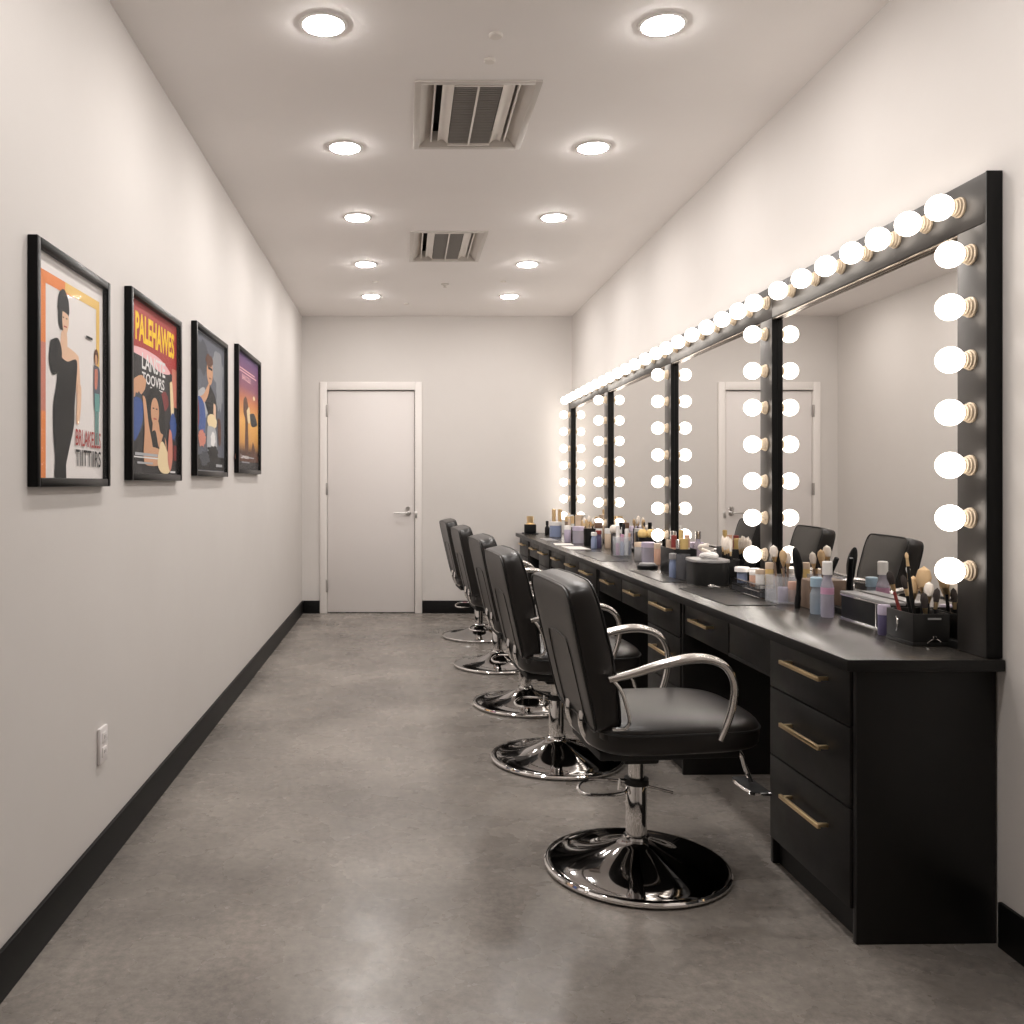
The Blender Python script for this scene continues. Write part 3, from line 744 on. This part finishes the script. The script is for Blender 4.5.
def brush(p0, p1, label, group, handle_m='p_black', tip='bristle_dark', r=.0045, tr=.009, tl=.035, name='makeup_brush', cat='brush', ferr='brass'):
    a, b = Vector(p0), Vector(p1); L = (b-a).length; hl = L - tl - .02
    t = bpy.data.objects.new(name, None); C.objects.link(t); t.location = a
    t.rotation_mode = 'XYZ'; t.rotation_euler = Vector((0, 0, 1)).rotation_difference((b-a)).to_euler(); tag(t, label, cat, group)
    MB().lathe([(0, 0), (r*.6, .0), (r, hl*.5), (r*.8, hl), (0, hl)], handle_m, 10, cap=False).build('handle', t)
    MB().lathe([(r*.85, hl), (tr*.7, hl+.02)], ferr, 10, cap=False).build('ferrule', t)
    MB().lathe([(tr*.7, hl+.02), (tr, hl+.02+tl*.45), (tr*.75, hl+.02+tl*.8), (0, hl+.02+tl)], tip, 12, cap=False).build('bristles', t)
    return t
def stick(p0, p1, r, m, label, group, name='cosmetic_tube', cat='tube', capm=None):
    a, b = Vector(p0), Vector(p1); L = (b-a).length
    t = bpy.data.objects.new(name, None); C.objects.link(t); t.location = a
    t.rotation_euler = Vector((0, 0, 1)).rotation_difference((b-a)).to_euler(); tag(t, label, cat, group)
    MB().lathe([(0, 0), (r, 0), (r, L*.66), (0, L*.66)], m, 14, cap=False).build('body', t)
    MB().lathe([(0, L*.66+.0003), (r*.92, L*.66+.0003), (r*.92, L-.002), (r*.8, L), (0, L)], capm or m, 14, cap=False).build('cap', t)
    return t
def puff(x, y, z, rx, ry, rz_, m, label, group=None, name='makeup_sponge', cat='sponge'):
    o = MB().superell(rx, ry, rz_, .8, .8, m, 24, 12).build(name, None, (x, y, z), ang=180)
    return tag(o, label, cat, group)

# desk mats, papers and trays lying flat
def flat(x0, x1, y0, y1, th, m, label, name, cat, rz=0., group=None, bev=.0006):
    a, b = (x1-x0)/2, (y1-y0)/2
    o = MB().box(-a, a, -b, b, 0, th, m, bev, 1).build(name, None, ((x0+x1)/2, (y0+y1)/2, CT+.0003), rz)
    return tag(o, label, cat, group)
flat(1.165, 1.345, 3.26, 3.80, .003, 'mat_black', 'thin black station mat in front of the mesh basket', 'station_mat', 'mat', TH, 'station mats on the worktop')
flat(1.150, 1.250, 4.02, 4.56, .003, 'mat_black', 'thin black station mat in front of the black tub caddy', 'station_mat', 'mat', TH, 'station mats on the worktop')
flat(1.110, 1.265, 5.10, 5.78, .003, 'mat_black', 'thin black station mat in front of the striped cup of tubes', 'station_mat', 'mat', TH, 'station mats on the worktop')
flat(1.105, 1.245, 6.02, 6.30, .002, 'paper_white', 'white paper sheet on the worktop edge before the blue bottle', 'paper_sheet', 'paper', .05)
flat(1.090, 1.220, 6.42, 6.62, .002, 'paper_white', 'white paper sheet beside the lilac jars', 'paper_sheet', 'paper', -.08)
flat(1.090, 1.180, 6.90, 7.20, .004, 'p_grey', 'flat grey palette lying before the blue-white jar', 'palette', 'palette', .04)
flat(1.045, 1.165, 7.80, 7.97, .008, 'p_black', 'small black tray under the gold-topped perfume', 'tray', 'tray', TH)

# --- by the open end: organiser box with brushes, small tube, long black case, two bottles
def clasp(t, a, b, h):
    g = MB(); g.box(-.010, .026, -b-.0012, -b-.0002, h-.016, h-.011, 'p_grey'); g.build('label_slot', t)
    g = MB(); g.box(.002, .012, -b-.004, -b-.0002, .018, .028, 'chrome', .001); g.tube(smooth_path([(-.012, -b-.0015, .008), (.0, -b-.0025, .018), (.016, -b-.0025, .018), (.028, -b-.0015, .008)], 4), .0012, 'chrome', 6); g.build('clasp', t)
    g = MB(); g.tube(smooth_path([(-a-.001, .015, .070), (-a-.004, .004, .062), (-a-.004, .004, .038), (-a-.001, .015, .030)], 4), .0022, 'chrome', 6); g.build('side_pull', t)
    g = MB(); g.box(-a-.0015, a+.0015, -b-.0015, b+.0015, .0, .010, 'p_darkgrey', .001); g.build('foot_band', t)
bin_(1.386, 1.486, 2.450, 2.585, .088, 'p_darkgrey', 'dark grey organiser box full of brushes by the end post', 'brush_box', 'organiser', extra=clasp)
G1 = 'brushes in the organiser box'
LB = 'makeup brush standing in the organiser box by the end post'
z = CT+.006
for p0, p1, tip, tr, tl, hm in (((1.425, 2.50, z), (1.412, 2.53, z+.245), 'bristle_tan', .005, .02, 'p_black'), ((1.430, 2.51, z), (1.424, 2.545, z+.205), 'p_white', .006, .02, 'p_black'),
                                ((1.420, 2.49, z), (1.385, 2.50, z+.185), 'bristle_dark', .008, .04, 'p_black'), ((1.415, 2.53, z), (1.378, 2.56, z+.190), 'bristle_dark', .010, .04, 'p_red'),
                                ((1.450, 2.50, z), (1.462, 2.505, z+.165), 'bristle_white', .013, .04, 'p_black'), ((1.455, 2.53, z), (1.468, 2.54, z+.205), 'bristle_tan', .020, .06, 'p_black'),
                                ((1.440, 2.55, z), (1.452, 2.565, z+.175), 'bristle_tan', .016, .05, 'p_tan'), ((1.462, 2.49, z), (1.474, 2.487, z+.150), 'bristle_dark', .009, .04, 'p_black'),
                                ((1.445, 2.48, z), (1.430, 2.478, z+.140), 'bristle_dark', .010, .045, 'p_black')):
    brush(p0, p1, LB, G1, hm, tip, .0052, tr, tl)
jar(1.405, 2.635, .0165, .088, 'p_purple', 'p_lilac', 'small purple tube with pink-lilac lid beside the organiser box', 'stick_tube', 'tube', lidh=.33)
t = thing('makeup_case', 'long low black case with silver edges between tube and bottles', 'case', (1.462, 2.815, CT+.0005))
MB().box(-.022, .022, -.150, .150, .004, .080, 'p_black', .002).build('body', t)
MB().box(-.024, .024, -.152, .152, .081, .090, 'p_grey', .002).build('lid', t)
g = MB(); g.box(-.0245, -.0215, -.152, .152, 0, .006, 'chrome'); g.box(-.0245, -.0215, -.152, .152, .076, .081, 'chrome'); g.box(-.0245, -.0215, -.075, -.069, .006, .076, 'chrome'); g.box(-.0245, -.0215, -.152, -.148, .006, .076, 'chrome'); g.build('edge_trim', t)
bottle(1.404, 2.985, .0205, .185, 'clear_lilac', 'p_white', 'taller clear bottle with pink label by the black case', .62, .24, band=('p_pink', .70, .90))
bottle(1.402, 3.060, .0205, .125, 'clear_blue', 'p_sky', 'shorter pale blue bottle with sky-blue cap', .75, .26)
# curling wand leaning on the glass
stick((1.44, 3.150, CT+.006), (1.472, 3.060, CT+.19), .009, 'p_black', 'black wand leaning on the mirror behind the two bottles', None, 'styling_wand', 'wand', 'p_black')
o = MB().box(-.028, .028, -.05, .05, 0, .10, 'p_tan', .002).build('carton', None, (1.458, 3.225, CT+.0005)); tag(o, 'brown carton standing behind the black paddle brush', 'box')
# paddle brush standing against the clear box
t = thing('hair_brush', 'black hair brush standing upright beside the clear acrylic box', 'brush', (1.398, 3.200, CT+.001))
MB().tube(smooth_path([(0, 0, 0), (.004, 0, .05), (.006, 0, .10)], 4), [.010]*4+[.008]*5, 'p_black', 10).build('handle', t)
MB().tube(smooth_path([(.006, 0, .10), (.004, 0, .15), (-.004, 0, .19), (-.010, 0, .215)], 4), [.009, .012, .014, .015, .016, .016, .016, .015, .014, .012, .010, .007, .004], 'p_black', 10).build('brush_head', t)
bin_(1.372, 1.462, 3.300, 3.420, .100, 'clear_plastic', 'clear acrylic box of small jars and brushes before second post', 'acrylic_box')
LB2, G2 = 'makeup brush standing in the clear acrylic box', 'brushes in the acrylic box'
for p0, p1, tip, tr in (((1.40, 3.37, z), (1.395, 3.40, z+.205), 'bristle_white', .016), ((1.42, 3.36, z), (1.425, 3.385, z+.19), 'bristle_tan', .014), ((1.44, 3.38, z), (1.45, 3.40, z+.18), 'bristle_white', .013), ((1.43, 3.39, z), (1.435, 3.41, z+.16), 'bristle_dark', .010)):
    brush(p0, p1, LB2, G2, 'p_tan', tip, .005, tr, .045)
jar(1.400, 3.325, .018, .055, 'p_lilac', 'p_lilac', 'lilac jar inside the clear acrylic box', z=CT+.005)
jar(1.440, 3.330, .018, .075, 'p_peach', 'p_orange', 'peach jar with orange lid inside the clear acrylic box', z=CT+.005, lidh=.4)
# mesh basket
def mesh_basket(x0, x1, y0, y1, h, label):
    t = thing('mesh_basket', label, 'basket', ((x0+x1)/2, (y0+y1)/2, CT+.0005)); a, b = (x1-x0)/2, (y1-y0)/2
    MB().box(-a, a, -b, b, 0, .003, 'p_darkgrey').build('floor_plate', t)
    g = MB()
    for zz in (.003, h*.5, h): g.tube([(-a, -b, zz), (a, -b, zz), (a, b, zz), (-a, b, zz)], .0022 if zz != h else .003, 'chrome_dark', 6, closed=True)
    n = 22
    for k in range(n+1):
        y = -b + 2*b*k/n
        for xx in (-a, a): g.tube([(xx, y, 0), (xx, y, h)], .0012, 'p_darkgrey', 4)
    for k in range(1, 6):
        x = -a + 2*a*k/6
        for yy in (-b, b): g.tube([(x, yy, 0), (x, yy, h)], .0012, 'p_darkgrey', 4)
    g.build('wire_sides', t)
    MB().box(-a+.004, a-.004, -b+.003, b-.003, .004, h*.55, 'clear_smoke').build('liner', t)
mesh_basket(1.365, 1.445, 3.455, 3.760, .052, 'dark wire-mesh basket of pale jars under the second bulb post')
zb = CT+.0345
jar(1.385, 3.500, .017, .075, 'p_white', 'p_cream', 'cream-lidded white jar at the near end of mesh basket', z=zb)
jar(1.425, 3.510, .015, .10, 'p_yellow', 'p_cream', 'yellow tube with cream lid in mesh basket', z=zb)
jar(1.395, 3.575, .022, .060, 'p_peach', 'p_white', 'peach jar with white lid in mesh basket', z=zb)
jar(1.420, 3.640, .020, .065, 'p_white', 'p_white', 'plain white jar in the middle of mesh basket', z=zb)
jar(1.390, 3.700, .020, .065, 'p_blue', 'p_white', 'blue jar with wide white lid at far end of mesh basket', z=zb, lidr=1.5, lidh=.3)
t = thing('lash_curler', 'chrome lash curler lying beside the mesh basket', 'curler', (1.322, 3.86, CT+.0005))
MB().tube([(.018*math.cos(k*PI/8), .024*math.sin(k*PI/8), .004) for k in range(16)], .003, 'chrome', 6, closed=True).build('finger_ring', t)
MB().tube([(.0, -.024, .004), (.01, -.06, .004), (.012, -.085, .006)], .003, 'chrome', 6).build('arm', t)
# brush stand (cream heads over black)
bin_(1.430, 1.485, 3.990, 4.125, .100, 'p_black', 'tall black brush stand close to the glass behind the tub caddy', 'brush_stand')
for k in range(10):
    yy = 4.002 + .0122*k
    brush((1.455, yy, CT+.006), (1.452+.006*(k % 2), yy, CT+.195+.006*((k*7) % 3)), 'dark-handled brush with cream head in the black brush stand', 'brushes in the brush stand', 'p_black', 'bristle_white', .0045, .0075, .055)
# tub caddy
t = thing('tub_caddy', 'big black oval tub caddy, largest container on the worktop', 'caddy', (1.343, 3.985, CT+.0005))
pr = [Vector((math.copysign(abs(math.cos(2*PI*k/40))**.55, math.cos(2*PI*k/40))*.078, math.copysign(abs(math.sin(2*PI*k/40))**.55, math.sin(2*PI*k/40))*.098, 0)) for k in range(40)]
g = MB(); g.prism([(p.x, p.y) for p in pr], 0, .098, 'p_darkgrey'); bmesh.ops.bevel(g.bm, geom=[e for e in g.bm.edges if abs(e.verts[0].co.z-e.verts[1].co.z) < 1e-5], offset=.003, segments=2, profile=.5, affect='EDGES'); g.build('body', t)
g = MB(); g.prism([(p.x*1.04, p.y*1.04) for p in pr], .0985, .110, 'p_grey'); bmesh.ops.bevel(g.bm, geom=[e for e in g.bm.edges if abs(e.verts[0].co.z-e.verts[1].co.z) < 1e-5], offset=.003, segments=2, profile=.5, affect='EDGES'); g.build('lid', t)
zt = CT+.111
o = MB().tube([(.03*math.cos(k*PI/10), .036*math.sin(k*PI/10), .011 + .004*math.sin(k*PI/5)) for k in range(20)], .011, 'p_white', 8, closed=True).build('headband', None, (1.343, 3.965, zt+.004)); tag(o, 'white looped headband on top of the tub caddy', 'headband')
o = MB().tube(smooth_path([(0, 0, .008), (.02, .03, .02), (-.01, .05, .035), (-.025, .02, .05), (.0, -.01, .058)], 5), .009, 'bristle_white', 8).build('ribbon', None, (1.353, 4.015, zt)); tag(o, 'curled cream ribbon on top of the tub caddy', 'ribbon')
cup(1.292, 4.165, .032, .115, 'clear_smoke', 'smoky clear cup at the far side of the tub caddy', flare=1.0)
jar(1.292, 4.165, .022, .075, 'p_white', 'p_grey', 'small white jar inside the smoky clear cup', z=CT+.008)
bottle(1.262, 4.225, .017, .115, 'p_blue', 'p_grey', 'short blue bottle beside the smoky clear cup', .8, .25)
# black box of tubes
bin_(1.300, 1.410, 4.335, 4.560, .125, 'p_black', 'square black box of pots and tubes past the tub caddy', 'tube_box')
for x, y, r, h, mm, cc, lab in ((1.33, 4.37, .012, .17, 'p_black', 'chrome', 'black tube with chrome cap in the square black box'), (1.36, 4.38, .024, .175, 'p_white', 'p_yellow', 'white pot with yellow cap in the square black box'),
                               (1.39, 4.42, .014, .19, 'p_white', 'p_peach', 'white tube with peach cap in the square black box'), (1.34, 4.47, .015, .185, 'p_peach', 'p_red', 'peach tube with red cap in the square black box'),
                               (1.385, 4.50, .012, .21, 'p_cream', 'p_yellow', 'tall cream tube with yellow cap in the square black box'), (1.33, 4.52, .016, .16, 'p_cream', 'p_cream', 'plain cream tube in the square black box')):
    stick((x, y, CT+.0055), (x+.002, y+.004, CT+h), r, mm, lab, 'tubes in the square black box', capm=cc)
jar(1.262, 4.665, .052, .030, 'p_black', 'p_grey', 'flat round black compact lying before the square box', 'compact', 'compact', lidh=.35, lidr=.8)
# around the third post
bottle(1.430, 4.780, .024, .19, 'clear_lilac', 'chrome', 'clear pump bottle with chrome cap by the third post', .5, .22)
jar(1.385, 4.920, .018, .115, 'p_peach', 'p_cream', 'slim peach jar beside the clear pump bottle')
jar(1.360, 5.015, .036, .115, 'clear_lilac', 'p_lilac', 'large lilac jar under the third bulb post')
jar(1.350, 5.160, .028, .105, 'p_grey', 'p_cream', 'round grey jar with cream lid beside the large lilac jar')
cup(1.425, 5.300, .044, .125, 'p_black', 'black cup topped with two yellow sponges')
puff(1.405, 5.300, CT+.145, .028, .030, .028, 'p_yellow', 'yellow sponge on the black cup, side by the striped cup'); puff(1.450, 5.285, CT+.147, .026, .032, .027, 'p_yellow', 'yellow sponge on the black cup, side by the mirror')
brush((1.425, 5.335, CT+.0065), (1.428, 5.35, CT+.215), 'single thin brush standing behind the yellow sponges', None, 'p_brown', 'bristle_dark', .004, .006, .03)
cup(1.330, 5.480, .056, .118, 'clear_plastic', 'wide clear cup holding striped pink and blue tubes')
for k, (dx, dy, r, h, mm, cc) in enumerate(((-.032, -.012, .0115, .120, 'p_pink', 'p_white'), (-.010, -.034, .012, .135, 'p_blue', 'p_pink'), (.016, -.032, .012, .165, 'p_white', 'p_white'), (.036, -.006, .011, .140, 'p_navy', 'p_peach'),
                                            (-.022, .020, .013, .185, 'p_white', 'p_white'), (.012, .028, .013, .175, 'p_grey', 'p_white'), (.006, -.004, .011, .195, 'p_white', 'p_black'))):
    nm = ['pink tube with white cap', 'blue tube with pink cap', 'short white tube', 'navy tube with peach cap', 'tall white tube', 'grey tube with white cap', 'white tube with black cap'][k]
    stick((1.330+dx, 5.48+dy, CT+.008), (1.330+dx*1.05, 5.48+dy*1.05, CT+h), r, mm, nm + ' standing in the wide clear cup', 'tubes in the wide clear cup', capm=cc)
# between the third and fourth post
bin_(1.370, 1.460, 5.780, 5.960, .120, 'p_black', 'black box past the wide clear cup, white puff on its rim', 'black_bin')
o = MB().box(-.04, .04, -.085, .085, 0, .05, 'p_brown', .006).build('pouch', None, (1.415, 5.87, CT+.006)); tag(o, 'brown pouch inside the black box past the clear cup', 'pouch')
stick((1.40, 5.82, CT+.057), (1.402, 5.822, CT+.19), .014, 'p_white', 'white tube standing on the brown pouch', None, capm='p_black')
puff(1.385, 5.92, CT+.140, .030, .040, .030, 'bristle_white', 'white fluffy puff resting on the pouch in black box', None, 'powder_puff', 'puff')
bottle(1.292, 6.120, .020, .110, 'p_blue', 'p_white', 'blue bottle with white cap before the purple bottle', .8, .22)
bottle(1.335, 6.170, .020, .120, 'p_purple', 'p_red', 'purple bottle with red cap beside the blue bottle', .8, .22)
jar(1.395, 6.120, .030, .135, 'p_cream', 'p_white', 'cream jar with white lid behind the purple bottle')
cup(1.320, 6.400, .040, .120, 'p_black', 'black cup of white brushes before the fourth post')
for k, (dx, dy) in enumerate(((-.015, -.01), (.012, -.012), (0, .012), (.018, .01), (-.018, .012))):
    brush((1.32+dx*.7, 6.40+dy*.7, CT+.0065), (1.32+dx*1.9, 6.40+dy*1.9, CT+.19+.012*(k % 3)), 'white-headed brush standing in the black cup', 'brushes in the black cup', 'p_black' if k % 2 else 'p_tan', 'bristle_white' if k % 3 else 'bristle_tan', .004, .012, .045)
jar(1.400, 6.480, .028, .160, 'p_white', 'p_brown', 'white jar with brown lid by the fourth post')
jar(1.288, 6.650, .042, .125, 'clear_lilac', 'p_lilac', 'wide lilac jar past the black cup of brushes')
jar(1.232, 6.780, .026, .125, 'p_lilac', 'p_white', 'slim lilac jar beside the wide lilac jar')
bottle(1.345, 6.740, .022, .165, 'p_brown', 'brass', 'brown bottle with gold cap behind the lilac jars', .7, .3)
jar(1.410, 6.900, .030, .150, 'p_cream', 'brass', 'cream jar with gold lid near the last mirror')
bin_(1.275, 1.350, 7.020, 7.160, .100, 'p_black', 'small black box past the lilac jars', 'black_bin')
stick((1.30, 7.08, CT+.0055), (1.302, 7.083, CT+.165), .014, 'p_peach', 'peach tube in the small black box', None, capm='p_cream')
stick((1.33, 7.10, CT+.0055), (1.332, 7.103, CT+.185), .014, 'p_white', 'white tube in the small black box', None, capm='brass')
jar(1.400, 7.200, .030, .190, 'p_cream', 'p_cream', 'tall cream candle jar in front of the last mirror')
jar(1.252, 7.440, .048, .125, 'p_blue', 'p_white', 'wide blue-white jar towards the end wall')
bottle(1.262, 7.580, .017, .225, 'p_brown', 'brass', 'tall brown and gold bottle behind the wide blue-white jar', .75, .5)
bottle(1.310, 7.560, .017, .225, 'p_white', 'brass', 'tall white and gold bottle behind the wide blue-white jar', .75, .5)
jar(1.370, 7.500, .030, .165, 'p_tan', 'brass', 'tan jar with gold lid behind the wide blue-white jar')
bottle(1.225, 7.700, .020, .120, 'p_black', 'p_black', 'small plain black bottle near the end wall', .5, .3)
jar(1.430, 7.760, .032, .170, 'p_cream', 'p_white', 'cream jar with white lid closest to the end wall')
t = thing('perfume_bottle', 'black and gold perfume bottle standing on the small black tray', 'perfume', (1.105, 7.885, CT+.0088))
MB().box(-.05, .05, -.03, .03, 0, .075, 'p_black', .006).build('body', t)
MB().lathe([(.045, .0755), (.03, .085), (.03, .095), (0, .095)], 'brass', 20).build('collar', t)
g = MB(); g.lathe([(.030, .0955), (.030, .145), (0, .148)], 'brass', 8); g.build('cap', t)

# ------------------------------------------------------------------ world and view
wd = bpy.data.worlds.new('world'); SC.world = wd; wd.use_nodes = True
wd.node_tree.nodes['Background'].inputs[0].default_value = (.02, .02, .02, 1)
vs = SC.view_settings
vs.view_transform = 'Standard'; vs.look = 'None'; vs.exposure = .88; vs.gamma = 1.; vs.use_curve_mapping = False
SC.cycles.use_denoising = True
SC.cycles.max_bounces = 10; SC.cycles.diffuse_bounces = 5; SC.cycles.glossy_bounces = 6; SC.cycles.transparent_max_bounces = 16
